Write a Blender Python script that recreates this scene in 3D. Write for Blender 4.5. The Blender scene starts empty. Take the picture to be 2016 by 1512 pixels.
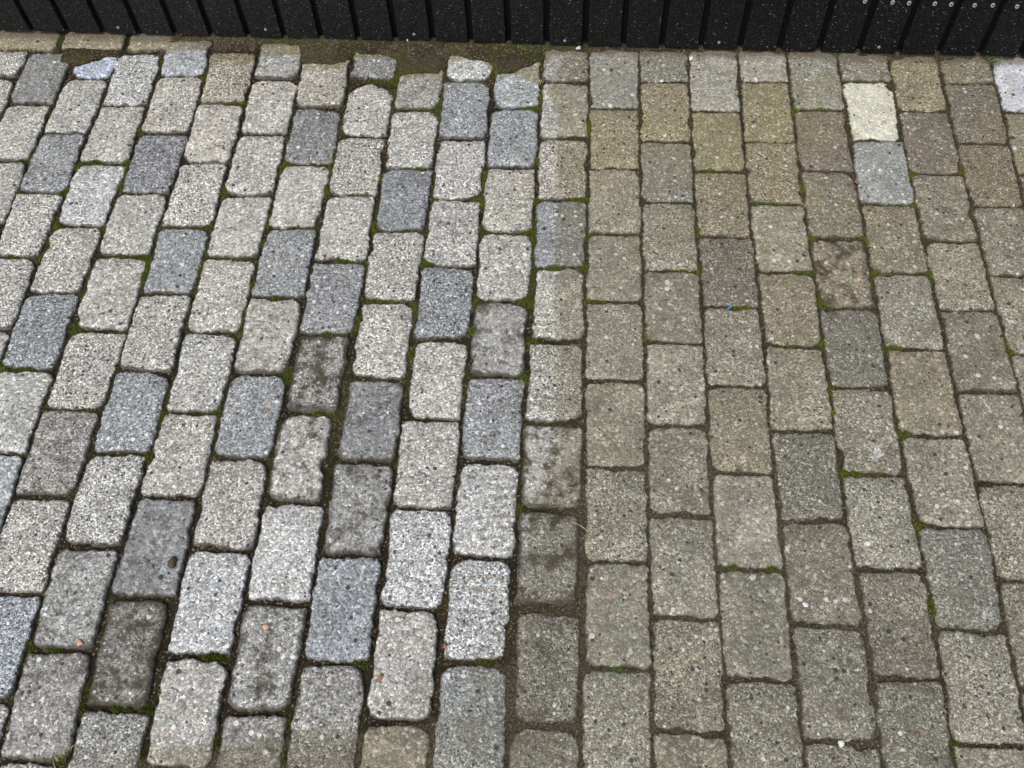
import bpy, math, random
import numpy as np
from mathutils import Vector

S = bpy.context.scene
C = S.collection
# ------------------------------------------------------------------ camera
cam_d = bpy.data.cameras.new("camera"); cam = bpy.data.objects.new("camera", cam_d); C.objects.link(cam)
cam.location = (-0.0377, -1.69045, 1.59384); cam.rotation_euler = (0.537667, 0.033877, 0.051698)
cam_d.sensor_fit = 'HORIZONTAL'; cam_d.sensor_width = 36; cam_d.lens = 33.9286
cam_d.clip_start = 0.02; cam_d.clip_end = 500
S.camera = cam
# ------------------------------------------------------------------ sky, sun, exposure
SUN_EL, SUN_AZ = 58, 205          # azimuth clockwise from +Y: behind the camera, a little to the left
wld = bpy.data.worlds.new("World"); S.world = wld; wld.use_nodes = True
wn = wld.node_tree.nodes; bg = wn["Background"]
sky = wn.new("ShaderNodeTexSky"); sky.sky_type = 'NISHITA'; sky.sun_disc = False
sky.sun_elevation = math.radians(SUN_EL); sky.sun_rotation = math.radians(SUN_AZ)
sky.air_density = 1.0; sky.dust_density = 3.5; sky.ozone_density = 1.0
wld.node_tree.links.new(sky.outputs[0], bg.inputs[0]); bg.inputs[1].default_value = 0.11
sd = bpy.data.lights.new("sun", 'SUN'); sd.energy = 1.5; sd.angle = math.radians(18); sd.color = (1, .985, .95)
so = bpy.data.objects.new("sun", sd); C.objects.link(so); so.location = (-2, -4, 6)
a, e = math.radians(SUN_AZ), math.radians(SUN_EL)
sv = Vector((math.sin(a) * math.cos(e), math.cos(a) * math.cos(e), math.sin(e)))
so.rotation_euler = sv.to_track_quat('Z', 'Y').to_euler()
S.view_settings.view_transform = 'Standard'; S.view_settings.look = 'None'
S.view_settings.gamma = 1; S.view_settings.use_curve_mapping = False
S.view_settings.exposure = 0.46
S.render.engine = 'CYCLES'

# ------------------------------------------------------------------ survey of the paving, millimetres on the ground plane
# VL: joint lines running away from the viewer, (y, x) along each; KJ: cross joints of each column, far to near
# camera fit: loc [-0.0377, -1.69045, 1.59384] rot [0.537667, 0.033877, 0.051698] lens 33.92857142857143
VL={
 -12:[(-41, -1388), (19, -1390), (80, -1391), (174, -1389)],
 -11:[(-386, -1273), (-311, -1275), (-233, -1277), (-152, -1276), (-67, -1276), (20, -1275), (81, -1273), (175, -1271)],
 -10:[(-699, -1165), (-635, -1166), (-568, -1167), (-500, -1167), (-443, -1165), (-359, -1163), (-258, -1164), (-176, -1165), (-93, -1163), (-7, -1159), (83, -1158), (176, -1162), (234, -1168)],
 -9:[(-1074, -1046), (-1030, -1050), (-986, -1050), (-950, -1048), (-875, -1047), (-817, -1048), (-757, -1048), (-695, -1047), (-631, -1047), (-565, -1048), (-497, -1048), (-440, -1049), (-357, -1048), (-281, -1045), (-202, -1043), (-91, -1044), (-5, -1045), (84, -1046), (178, -1050), (235, -1054)],
 -8:[(-1433, -924), (-1364, -930), (-1306, -933), (-1246, -932), (-1184, -932), (-1137, -934), (-1070, -934), (-1026, -933), (-981, -931), (-927, -928), (-852, -927), (-773, -926), (-712, -926), (-649, -926), (-584, -924), (-516, -924), (-470, -926), (-427, -926), (-354, -926), (-278, -926), (-200, -924), (-89, -924), (-3, -925), (86, -928), (179, -933), (236, -938)],
 -7:[(-1454, -808), (-1387, -813), (-1330, -815), (-1286, -816), (-1242, -817), (-1195, -818), (-1132, -818), (-1065, -818), (-1019, -815), (-977, -812), (-923, -811), (-867, -810), (-809, -808), (-750, -809), (-668, -810), (-603, -811), (-513, -812), (-444, -812), (-424, -812), (-376, -810), (-301, -810), (-197, -810), (-116, -808), (-1, -809), (118, -812), (199, -814)],
 -6:[(-1435, -689), (-1381, -692), (-1325, -694), (-1281, -696), (-1236, -696), (-1174, -697), (-1110, -696), (-1044, -696), (-1008, -697), (-938, -699), (-883, -698), (-805, -696), (-746, -695), (-664, -695), (-577, -695), (-510, -695), (-464, -694), (-434, -692), (-349, -691), (-248, -690), (-167, -691), (-58, -692), (29, -692), (89, -695), (182, -703)],
 -5:[(-1443, -577), (-1376, -578), (-1306, -579), (-1262, -579), (-1201, -579), (-1138, -578), (-1056, -579), (-1004, -579), (-934, -580), (-859, -580), (-802, -580), (-723, -579), (-681, -578), (-618, -578), (-552, -578), (-461, -578), (-346, -577), (-271, -575), (-165, -573), (-56, -574), (60, -575), (121, -579)],
 -4:[(-1425, -465), (-1343, -464), (-1271, -464), (-1196, -463), (-1134, -463), (-1068, -462), (-1004, -462), (-893, -465), (-817, -465), (-739, -462), (-698, -460), (-615, -460), (-526, -460), (-458, -460), (-421, -459), (-343, -459), (-243, -460), (-137, -459), (-26, -460), (61, -460), (154, -461)],
 -3:[(-1420, -346), (-1338, -346), (-1266, -346), (-1197, -346), (-1129, -346), (-1064, -347), (-996, -346), (-889, -345), (-813, -346), (-735, -346), (-654, -346), (-555, -346), (-432, -345), (-413, -343), (-266, -342), (-108, -344), (6, -348), (124, -349), (184, -347)],
 -2:[(-1414, -232), (-1305, -232), (-1217, -232), (-1140, -232), (-1059, -231), (-992, -230), (-956, -230), (-847, -230), (-732, -230), (-650, -230), (-564, -229), (-466, -229), (-387, -229), (-288, -229), (-186, -229), (-50, -230), (96, -230), (168, -228)],
 -1:[(-1409, -114), (-1300, -116), (-1212, -117), (-1120, -117), (-1022, -116), (-917, -116), (-805, -116), (-728, -115), (-605, -114), (-495, -113), (-407, -114), (-286, -114), (-156, -114), (9, -114), (189, -115)],
 0:[(-1433, 2), (-1267, 2), (-1045, 2), (-840, 0), (-684, -2), (-470, -2), (-405, 0), (-207, 1), (190, -2)],
 1:[(-1411, 113), (-1346, 114), (-1262, 116), (-1172, 116), (-1079, 115), (-1014, 114), (-944, 114), (-836, 115), (-721, 115), (-598, 115), (-467, 115), (-425, 114), (-306, 114), (-152, 115), (13, 116), (191, 117)],
 2:[(-1380, 232), (-1313, 230), (-1256, 231), (-1168, 232), (-1091, 230), (-1009, 228), (-922, 228), (-832, 229), (-717, 230), (-595, 231), (-464, 231), (-399, 230), (-278, 230), (-150, 230), (15, 232), (163, 234)],
 3:[(-1388, 349), (-1321, 347), (-1251, 346), (-1163, 345), (-1070, 345), (-1005, 345), (-987, 344), (-918, 343), (-828, 344), (-714, 346), (-591, 348), (-461, 348), (-396, 346), (-301, 344), (-148, 345), (17, 348), (164, 353)],
 4:[(-1395, 465), (-1343, 466), (-1274, 468), (-1203, 467), (-1158, 465), (-1097, 464), (-1033, 464), (-966, 462), (-914, 461), (-824, 461), (-749, 461), (-670, 461), (-588, 462), (-524, 463), (-434, 463), (-393, 461), (-249, 460), (-93, 462), (18, 464), (166, 468)],
 5:[(-1378, 575), (-1338, 576), (-1270, 580), (-1198, 582), (-1139, 581), (-1077, 581), (-996, 581), (-978, 579), (-893, 576), (-820, 576), (-745, 578), (-666, 578), (-585, 577), (-498, 578), (-409, 578), (-343, 577), (-246, 578), (-117, 580), (20, 582), (167, 585)],
 6:[(-1292, 694), (-1237, 695), (-1179, 696), (-1119, 698), (-1056, 699), (-992, 700), (-973, 699), (-906, 698), (-853, 696), (-779, 696), (-703, 696), (-623, 696), (-539, 696), (-452, 695), (-388, 695), (-293, 695), (-168, 696), (-34, 698), (78, 700), (168, 705)],
 7:[(-762, 814), (-718, 812), (-659, 811), (-578, 811), (-492, 810), (-403, 808), (-362, 808), (-266, 810), (-166, 810), (-59, 812), (52, 814), (170, 818)],
 8:[(-239, 923), (-163, 925), (-57, 928), (53, 932), (171, 940)],
}
KJ={
 -13:[186, 88, -95],
 -12:[180, -4, -184, -371],
 -11:[183, 87, -94, -279, -460, -646, -831],
 -10:[181, -3, -186, -371, -551, -739, -924, -1113],
 -9:[245, 99, -89, -274, -452, -641, -825, -1010, -1193, -1373, -1539],
 -8:[187, 6, -182, -370, -549, -735, -917, -1100, -1286, -1464, -1633],
 -7:[238, 94, -89, -276, -452, -640, -825, -1003, -1191, -1377, -1549],
 -6:[172, -2, -183, -367, -549, -734, -919, -1099, -1287, -1464],
 -5:[206, 88, -93, -274, -455, -637, -819, -1004, -1190, -1372, -1549],
 -4:[171, -5, -189, -369, -554, -737, -918, -1101, -1287, -1466],
 -3:[188, 91, -96, -279, -461, -641, -825, -1007, -1191, -1378, -1556],
 -2:[190, 4, -182, -366, -545, -726, -910, -1094, -1278, -1458],
 -1:[202, 89, -92, -274, -459, -641, -825, -1001, -1184, -1373, -1548],
 0:[212, 5, -183, -368, -544, -728, -913, -1096, -1278, -1458],
 1:[214, 94, -98, -277, -463, -640, -823, -1004, -1187, -1372, -1551],
 2:[210, -1, -185, -369, -550, -735, -918, -1099, -1285, -1469],
 3:[206, 98, -96, -277, -459, -641, -827, -1006, -1192, -1376, -1554],
 4:[207, 6, -182, -368, -546, -730, -912, -1090, -1274, -1459],
 5:[205, 101, -89, -274, -457, -641, -830, -1008, -1190, -1370, -1550],
 6:[203, 7, -185, -370, -546, -733, -920, -1101, -1285],
 7:[200, 99, -91, -274, -458, -647, -837],
 8:[202, 7, -184, -374],
}
MOSS=[(-861, 6), (-838, 7), (-814, 9), (-684, -184), (-1042, -80), (-934, 98), (-1301, -185), (-1278, -169), (-1272, -278), (-1162, -280), (-1158, -193), (-1120, -182), (-1049, -184), (-1155, -369), (-1159, -409), (-1163, -452), (-1229, -458), (-1047, -374), (-986, -455), (-964, -454), (-932, -460), (-804, -255), (-803, -273), (-688, -359), (-690, -336), (-637, -364), (-576, -182), (-577, -204), (-519, -274), (-580, -261), (-716, -455), (-694, -408), (-1336, -202), (-464, 96), (-466, 89), (-225, 125), (-345, 29), (-131, 6), (-142, 6), (-116, 33), (-118, 53), (-117, -156), (-379, -186), (-406, -190), (-457, -216), (-502, -274), (-520, -274), (-227, -201), (-234, -288), (-16, -272), (-31, -274), (-104, -281), (-457, -357), (-391, -366), (-330, -453), (-337, -448), (-516, -452), (-119, -369), (11, -369), (89, -367), (0, -62), (0, -52), (466, 0), (521, 8), (461, -104), (462, -229), (389, -280), (409, -279), (371, -279), (264, -184), (702, -186), (686, -274), (805, -176), (470, -367), (573, -372), (230, -357), (734, 5), (-935, -460), (-981, -461), (-807, -472), (-809, -487), (-923, -498), (-696, -519), (-691, -586), (-692, -600), (-690, -642), (-699, -825), (-582, -726), (-578, -741), (-1111, -745), (-1100, -745), (-1156, -727), (-1038, -635), (-813, -920), (-807, -836), (-508, -823), (-959, -833), (-643, -549), (-487, -639), (-521, -638), (-422, -552), (-440, -553), (-398, -554), (-348, -559), (-349, -575), (-460, -597), (-460, -616), (-338, -451), (-323, -458), (-119, -549), (-128, -547), (-226, -547), (-122, -734), (-118, -727), (9, -545), (26, -547), (-105, -642), (-343, -678), (-229, -616), (-68, -457), (-10, -452), (121, -619), (120, -605), (190, -465), (194, -462), (226, -459), (446, -460), (428, -460), (584, -455), (693, -456), (469, -536), (466, -525), (588, -642), (595, -641), (812, -623), (813, -638), (393, -642), (467, -737), (583, -820), (586, -826), (487, -913), (533, -915), (468, -914), (321, -552), (304, -551), (461, -630), (461, -783), (-611, -1287), (-623, -1288), (-602, -1287), (-708, -1377), (-700, -1377), (-888, -1288), (-928, -1277), (-810, -1347), (-814, -1378), (-752, -1375), (-735, -1375), (-822, -1457), (-472, -1382), (-465, -1436), (-580, -1417), (-699, -1446), (65, -1285), (-112, -1002), (-370, -1285), (-158, -1276), (-359, -1379), (581, -1006), (583, -1157), (579, -1145), (583, -1375), (586, -1381), (321, -1093), (255, -1094)]
POLY={(-11, 0):[(-1264, 142), (-1228, 146), (-1202, 152), (-1191, 172), (-1163, 175), (-1156, 138), (-1163, 99), (-1193, 90), (-1248, 96), (-1264, 114)], (-5, 1):[(-571, 50), (-556, 70), (-527, 81), (-510, 78), (-500, 68), (-485, 68), (-473, 54), (-462, 43), (-462, -19), (-464, -84), (-487, -91), (-563, -84), (-570, -67)], (-5, 0):[(-576, 194), (-558, 200), (-522, 195), (-466, 185), (-464, 152), (-464, 110), (-480, 97), (-517, 100), (-531, 107), (-532, 97), (-554, 102), (-574, 112), (-575, 122), (-569, 140)], (-3, 0):[(-340, 108), (-344, 179), (-339, 184), (-315, 179), (-290, 165), (-261, 160), (-234, 157), (-230, 141), (-235, 115), (-249, 101), (-266, 93), (-309, 95), (-330, 98)], (5, 1):[(587, 93), (602, 99), (634, 97), (683, 101), (688, 95), (685, 81), (696, 71), (698, 43), (695, 2), (692, -77), (682, -88), (649, -87), (627, -79), (590, -85), (586, -66), (586, 25)]}
GRIME_EDGE=[(-62, 211), (-74, 108), (-102, 56), (-82, 15), (-70, -34), (-71, -90), (-72, -137), (-70, -286), (-67, -452), (-63, -617), (-60, -768), (-56, -845), (-61, -898), (-65, -959), (-80, -999), (-100, -1058), (-98, -1114), (-113, -1169), (-119, -1213), (-128, -1247), (-154, -1269), (-211, -1288), (-228, -1309), (-238, -1358), (-285, -1376), (-350, -1387), (-439, -1395), (-557, -1421), (-677, -1437), (-739, -1454), (-786, -1490)]
# pts {'blue': (286, -553), 'dropping': (525, -867), 'mossball': (-716, -1130)}
# frame [(-1490, 255), (1018, 195), (-914, -1475), (678, -1402), (-141, -744)]
W, L = 0.116, 0.18321
WALL_A, WALL_B = -0.02606, 0.20770           # wall base: y = A x + B
rng = random.Random(7); nr = np.random.default_rng(11)
def wall_y(x): return WALL_A * x + WALL_B

CODES = {-13: "ww", -12: "dww", -11: "Vwbwww", -10: "lwlwbwe", -9: "ewBwwwmwew", -8: "twwbwbwmmw",
 -7: "mwwwwwwdSm", -6: "tdwbwbwlw", -5: "dwwwbswlmm", -4: "mwBwwdmbm", -3: "lblwbwwlwt", -2: "ebwwmblle",
 -1: "mwwbwwwmmm", 0: "etwwgwwgg", 1: "eybwgwgwgg", 2: "wYtdwtwgm", 3: "wytwtwdmmm", 4: "epmxdwwmm",
 5: "mcetgtwbww", 6: "ypmwmwwm", 7: "mppmww", 8: "Wmm"}
TINT = {'S': (.235, .222, .192), 'V': (.47, .53, .62), 'w': (.458, .448, .402), 'l': (.482, .482, .455), 'b': (.305, .318, .316), 'B': (.268, .278, .284),
 'd': (.27, .272, .262), 'm': (.348, .344, .315), 't': (.405, .382, .315), 'y': (.425, .392, .285),
 'Y': (.41, .405, .29), 'p': (.275, .25, .238), 'c': (.66, .655, .53), 'W': (.60, .625, .66),
 'e': (.380, .400, .402), 'g': (.385, .382, .34), 's': (.34, .33, .295), 'x': (.38, .35, .30)}
STAINX = {(-5, 6): .7, (-4, 6): .6, (-4, 5): .45, (-6, 6): .35, (-8, 7): .6, (-8, 8): .55, (-9, 6): .55, (-5, 8): .6, (-5, 9): .5, (-1, 6): .7, (-1, 7): .8, (-1, 8): .6, (-2, 4): .6, (-8, 6): .4, (-7, 9): .4, (-7, 7): .45, (-8, 3): .25, (-7, 3): .35, (4, 3): .6, (-6, 4): .4}
STAIN = {'s': .95, 'S': 1.0, 'm': .35, 'x': .5, 't': .2, 'p': .3}
RESIST = {(5, 1): .06, (5, 2): .45, (8, 0): .1, (2, 0): .6, (3, 0): .6, (0, 0): .75}
INSET = {(-5, 6): (3, 13, 3, 3), (-4, 6): (6, 3, 3, 3), (-5, 5): (7, 8, 3, 4), (-1, 7): (3, 9, 4, 11), (-1, 4): (8, 3, 4, 5),
 (-1, 5): (4, 3, 5, 6), (-7, 8): (7, 12, 4, 4), (-4, 5): (6, 3, 5, 4), (-3, 5): (8, 3, 5, 4), (0, 6): (4, 3, 5, 4),
 (0, 7): (8, 3, 3, 5), (-6, 7): (3, 4, 3, 6), (-6, 8): (5, 3, 6, 3), (-8, 7): (4, 3, 6, 4), (-1, 8): (8, 4, 6, 5),
 (-2, 7): (3, 7, 4, 6), (4, 7): (6, 3, 6, 4), (5, 6): (6, 3, 4, 3), (3, 6): (3, 5, 3, 4), (-3, 8): (3, 8, 3, 5)}

# ------------------------------------------------------------------ small numeric helpers
_perm = nr.random((257, 257))
def vnoise(x, y, s):
    x = np.asarray(x, float) * s + 500.0; y = np.asarray(y, float) * s + 500.0
    i = np.floor(x).astype(int); j = np.floor(y).astype(int); fx = x - i; fy = y - j
    fx = fx * fx * (3 - 2 * fx); fy = fy * fy * (3 - 2 * fy); i %= 256; j %= 256
    return (_perm[i, j] * (1 - fx) + _perm[i + 1, j] * fx) * (1 - fy) + (_perm[i, j + 1] * (1 - fx) + _perm[i + 1, j + 1] * fx) * fy
def sstep(a, b, x):
    t = np.clip((x - a) / (b - a), 0, 1); return t * t * (3 - 2 * t)
def xline(n, y):
    if n in VL:
        a = VL[n]; return n * W + float(np.interp(y, [q[0] / 1000 for q in a], [q[1] / 1000 - n * W for q in a]))
    return n * W
def grime_x(y):
    a = sorted(GRIME_EDGE, key=lambda q: q[1]); return np.interp(y, [q[1] / 1000 for q in a], [q[0] / 1000 for q in a])

# ------------------------------------------------------------------ node helpers and materials
def mat(name):
    m = bpy.data.materials.new(name); m.use_nodes = True
    nt = m.node_tree; return m, nt, nt.nodes["Principled BSDF"]
class N:
    def __init__(s, nt): s.nt = nt
    def put(s, sock, v):
        if hasattr(v, 'links') or isinstance(v, bpy.types.NodeSocket): s.nt.links.new(v, sock)
        elif isinstance(v, (tuple, list)) and len(v) == 3 and sock.type == 'RGBA': sock.default_value = (*v, 1)
        else: sock.default_value = v
    def m(s, op, a, b=0.0, c=None, clamp=False):
        n = s.nt.nodes.new("ShaderNodeMath"); n.operation = op; n.use_clamp = clamp
        s.put(n.inputs[0], a); s.put(n.inputs[1], b)
        if c is not None: s.put(n.inputs[2], c)
        return n.outputs[0]
    def mix(s, f, a, b, mode='MIX'):
        n = s.nt.nodes.new("ShaderNodeMix"); n.data_type = 'RGBA'; n.blend_type = mode
        s.put(n.inputs[0], f); s.put(n.inputs[6], a); s.put(n.inputs[7], b); return n.outputs[2]
    def noise(s, vec, scale, detail=3, rough=.55):
        n = s.nt.nodes.new("ShaderNodeTexNoise"); n.inputs["Scale"].default_value = scale
        n.inputs["Detail"].default_value = detail; n.inputs["Roughness"].default_value = rough
        s.nt.links.new(vec, n.inputs["Vector"]); return n.outputs[0]
    def vor(s, vec, scale, rand=1.0):
        n = s.nt.nodes.new("ShaderNodeTexVoronoi"); n.inputs["Scale"].default_value = scale
        n.inputs["Randomness"].default_value = rand
        s.nt.links.new(vec, n.inputs["Vector"])
        sep = s.nt.nodes.new("ShaderNodeSeparateColor"); s.nt.links.new(n.outputs["Color"], sep.inputs[0])
        return n.outputs["Distance"], sep.outputs[0], sep.outputs[1]
    def ramp(s, f, stops, interp='LINEAR'):
        n = s.nt.nodes.new("ShaderNodeValToRGB"); cr = n.color_ramp; cr.interpolation = interp
        while len(cr.elements) < len(stops): cr.elements.new(1.0)
        for el, (p, v) in zip(cr.elements, stops):
            el.position = p; el.color = (v, v, v, 1) if not isinstance(v, tuple) else (*v, 1)
        s.put(n.inputs[0], f); return n.outputs[0]
    def step(s, x, a, b):
        n = s.nt.nodes.new("ShaderNodeMapRange"); n.interpolation_type = 'SMOOTHSTEP'; n.clamp = True
        s.put(n.inputs[0], x); s.put(n.inputs[1], a); s.put(n.inputs[2], b); return n.outputs[0]
    def attr(s, name):
        n = s.nt.nodes.new("ShaderNodeAttribute"); n.attribute_name = name; return n
    def pos(s):
        n = s.nt.nodes.new("ShaderNodeNewGeometry"); sep = s.nt.nodes.new("ShaderNodeSeparateXYZ")
        s.nt.links.new(n.outputs["Position"], sep.inputs[0]); return n.outputs["Position"], sep.outputs[0], sep.outputs[1], sep.outputs[2]
    def bump(s, h, strength, dist, bsdf):
        n = s.nt.nodes.new("ShaderNodeBump"); n.inputs["Strength"].default_value = strength; n.inputs["Distance"].default_value = dist
        s.nt.links.new(h, n.inputs["Height"]); s.nt.links.new(n.outputs[0], bsdf.inputs["Normal"])

STRIP = [(-1.5, .172), (-1.04, .178), (-.935, .185), (-.925, .135), (-.82, .135), (-.81, .172), (-.70, .165), (-.69, .125), (-.59, .125),
         (-.58, .168), (-.47, .165), (-.455, .100), (-.355, .100), (-.345, .155), (-.24, .150), (-.235, .098), (-.18, .105), (-.12, .085), (-.10, .18), (.2, .178), (1.0, .155)]
def concrete():
    m, nt, b = mat("worn_concrete"); n = N(nt)
    P, X, Y, Z = n.pos()
    ti = n.attr("tint"); gr = n.attr("resist").outputs["Fac"]; stain = ti.outputs["Alpha"]; tint = ti.outputs["Color"]
    orand = nt.nodes.new('ShaderNodeObjectInfo').outputs['Random']
    vs_ = nt.nodes.new('ShaderNodeVectorMath'); vs_.operation = 'SCALE'; nt.links.new(P, vs_.inputs[0]); n.put(vs_.inputs[3], n.m('ADD', .72, n.m('MULTIPLY', orand, .5))); PS = vs_.outputs[0]
    d1, r1, q1 = n.vor(PS, 250); d2, r2, q2 = n.vor(P, 560); d3, r3, q3 = n.vor(PS, 82); d4, r4, q4 = n.vor(PS, 135)
    v1 = n.ramp(r1, [(0, .30), (.20, .66), (.6, 1.0), (.85, 1.28), (1, 1.9)])
    v2 = n.ramp(r2, [(0, .40), (.5, .97), (.8, 1.22), (1, 1.9)])
    val = n.m('MULTIPLY', v1, v2)
    val = n.m('ADD', n.m('MULTIPLY', val, .88), .10)
    cloud = n.noise(P, 16, 4, .66); cl = n.ramp(cloud, [(.25, .72), (.48, .98), (.75, 1.16)])
    val = n.m('MULTIPLY', n.m('ADD', 1.0, n.m('MULTIPLY', n.m('SUBTRACT', val, 1.0), n.m('MULTIPLY', n.m('ADD', .42, n.m('MULTIPLY', gr, .58)), n.m('ADD', .78, n.m('MULTIPLY', orand, .45))))), cl)
    cold = n.ramp(q1, [(0, (.95, .99, 1.05)), (.5, (1, 1, 1)), (1, (1.04, 1.01, .95))])
    col = n.mix(1.0, tint, n.mix(1.0, cold, val, 'MULTIPLY'), 'MULTIPLY')
    # ---- grime that the washer has not reached: right of an edge that wanders, and along the wall
    yy = n.m('DIVIDE', n.m('ADD', Y, 1.6), 2.0)
    ge = sorted(GRIME_EDGE, key=lambda q: q[1])
    xe = n.ramp(yy, [((q[1] / 1000 + 1.6) / 2.0, (q[0] / 1000 + 2.0) / 4.0) for q in ge])
    xe = n.m('SUBTRACT', n.m('MULTIPLY', xe, 4.0), 2.0)
    wob = n.m('MULTIPLY', n.m('SUBTRACT', n.noise(P, 20, 4, .6), .5), .075)
    soft = n.m('ADD', .006, n.m('ADD', n.m('MULTIPLY', n.step(Y, -.3, -.9), .024), n.m('MULTIPLY', n.step(Y, -1.27, -1.34), .09)))
    side = n.m('ADD', n.m('SUBTRACT', X, xe), n.m('MULTIPLY', wob, n.m('ADD', n.m('ADD', .10, n.m('MULTIPLY', n.step(Y, -.12, -.3), .2)), n.m('MULTIPLY', n.step(Y, -.45, -.9), .9))))
    g1 = n.step(n.m('DIVIDE', side, soft), -1.0, 1.0)
    xs = n.m('DIVIDE', n.m('ADD', X, 2.0), 4.0)
    ys = n.ramp(xs, [((x + 2) / 4, y) for x, y in STRIP])
    g2 = n.step(n.m('ADD', n.m('SUBTRACT', Y, ys), n.m('MULTIPLY', wob, .8)), -.006, .012)
    # strokes of the washer: faint cross bands just left and right of the edge
    near = n.m('MULTIPLY', n.step(side, -.17, -.06), n.step(side, .10, .02))
    band = n.m('SINE', n.m('ADD', n.m('MULTIPLY', Y, 330), n.m('MULTIPLY', n.noise(P, 14, 3), 9.0)))
    bandm = n.m('MULTIPLY', n.m('MULTIPLY', n.step(band, -.1, 1.0), near), n.step(n.noise(P, 9, 3), .36, .56))
    film_t = n.m('MULTIPLY', n.step(side, -.10, .0), n.m('MULTIPLY', n.step(n.noise(P, 13, 4, .65), .46, .70), n.step(Y, -.35, -.8)))
    g1 = n.m('MAXIMUM', g1, n.m('MAXIMUM', n.m('MULTIPLY', bandm, .62), n.m('MULTIPLY', film_t, .65)))
    g0 = n.m('MAXIMUM', g1, g2)
    g = n.m('MULTIPLY', g0, gr)
    olive = n.noise(P, 3.1, 3, .6)
    up = n.step(Y, -.75, .05)
    film = n.mix(n.m('MULTIPLY', n.step(olive, .38, .62), n.m('ADD', .15, n.m('MULTIPLY', up, .85))), (.140, .129, .092), (.215, .184, .078))
    patch = n.step(n.noise(P, 17, 5, .7), .34, .68)
    dirty = n.mix(1.0, col, (.74, .70, .56), 'MULTIPLY')
    blot = n.step(n.noise(P, 34, 5, .75), .50, .70)
    dirty = n.mix(n.m('MULTIPLY', blot, .42), dirty, n.mix(1.0, dirty, (.50, .46, .36), 'MULTIPLY'))
    dirty = n.mix(n.m('ADD', .12, n.m('MULTIPLY', patch, .62)), dirty, film)
    spark = n.m('MAXIMUM', n.m('GREATER_THAN', r2, .88), n.m('GREATER_THAN', r1, .945))
    dirty = n.mix(n.m('MULTIPLY', spark, .42), dirty, (.56, .54, .47))
    low = n.m('MULTIPLY', n.step(n.noise(P, 4.3, 3, .6), .42, .68), n.step(Y, -.55, -1.1))
    dirty = n.mix(n.m('MULTIPLY', low, .55), dirty, n.mix(1.0, dirty, (.60, .58, .56), 'MULTIPLY'))
    col = n.mix(g, col, dirty)
    # ---- exposed pebbles and pores
    jit = n.m('ADD', .13, n.m('MULTIPLY', q3, .22))
    peb = n.m('LESS_THAN', d3, jit)
    wp = n.m('MULTIPLY', peb, n.m('GREATER_THAN', r3, .865)); dp = n.m('MULTIPLY', peb, n.m('LESS_THAN', r3, n.m('ADD', .06, n.m('MULTIPLY', orand, .20))))
    wp = n.m('MULTIPLY', wp, n.m('SUBTRACT', 1.0, n.m('MULTIPLY', g, .35)))
    col = n.mix(n.m('MULTIPLY', wp, .85), col, n.ramp(q3, [(0, (.72, .72, .68)), (.93, (.80, .79, .75)), (.96, (.58, .42, .30)), (1, (.40, .22, .18))]))
    col = n.mix(n.m('MULTIPLY', dp, .90), col, (.035, .035, .038))
    pore = n.m('MULTIPLY', n.m('LESS_THAN', d4, n.m('ADD', .12, n.m('MULTIPLY', q4, .18))), n.m('GREATER_THAN', r4, .78))
    col = n.mix(n.m('MULTIPLY', pore, .85), col, (.035, .032, .027))
    # ---- moss and soil ground into the worst bricks, soil along the arrises
    sm = n.step(n.m('ADD', n.noise(P, 26, 5, .72), n.m('MULTIPLY', stain, .13)), .55, .72)
    col = n.mix(n.m('MULTIPLY', sm, n.m('MINIMUM', n.m('MULTIPLY', stain, 1.4), .92)), col, n.mix(n.noise(P, 60, 2), (.046, .036, .019), (.058, .050, .026)))
    ed = n.attr("arris").outputs["Fac"]
    en = n.m('ADD', n.m('MULTIPLY', ed, .52), n.m('ADD', n.m('MULTIPLY', n.noise(P, 38, 4, .68), .62), n.m('MULTIPLY', stain, .27)))
    em = n.step(en, .68, .88)
    col = n.mix(n.m('MULTIPLY', em, .80), col, (.046, .039, .023))
    # ---- soil film at the foot of the wall
    wd = n.m('SUBTRACT', n.m('ADD', n.m('MULTIPLY', X, WALL_A), WALL_B), Y)
    wf = n.step(n.m('ADD', wd, n.m('MULTIPLY', wob, .5)), .034, .006)
    col = n.mix(n.m('MULTIPLY', wf, .72), col, (.105, .078, .052))
    # ---- a pale splash on one brick
    dx = n.m('SUBTRACT', X, .528); dy = n.m('SUBTRACT', Y, -.867)
    rr = n.m('SQRT', n.m('ADD', n.m('MULTIPLY', dx, dx), n.m('MULTIPLY', dy, dy)))
    sp = n.step(n.m('ADD', rr, n.m('MULTIPLY', n.m('SUBTRACT', n.noise(P, 80, 4, .7), .5), .075)), .020, .002)
    col = n.mix(n.m('MULTIPLY', n.m('MULTIPLY', sp, n.ramp(r1, [(0, .2), (1, 1.0)])), .8), col, (.70, .70, .69))
    nt.links.new(col, b.inputs["Base Color"])
    b.inputs["Roughness"].default_value = .82; b.inputs["Specular IOR Level"].default_value = .35
    h = n.m('ADD', n.m('MULTIPLY', r1, .8), n.m('MULTIPLY', n.m('SUBTRACT', .6, d1), .9))
    h = n.m('ADD', h, n.m('MULTIPLY', n.noise(P, 55, 2, .6), 1.5))
    n.bump(h, .75, .0016, b)
    return m
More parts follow.
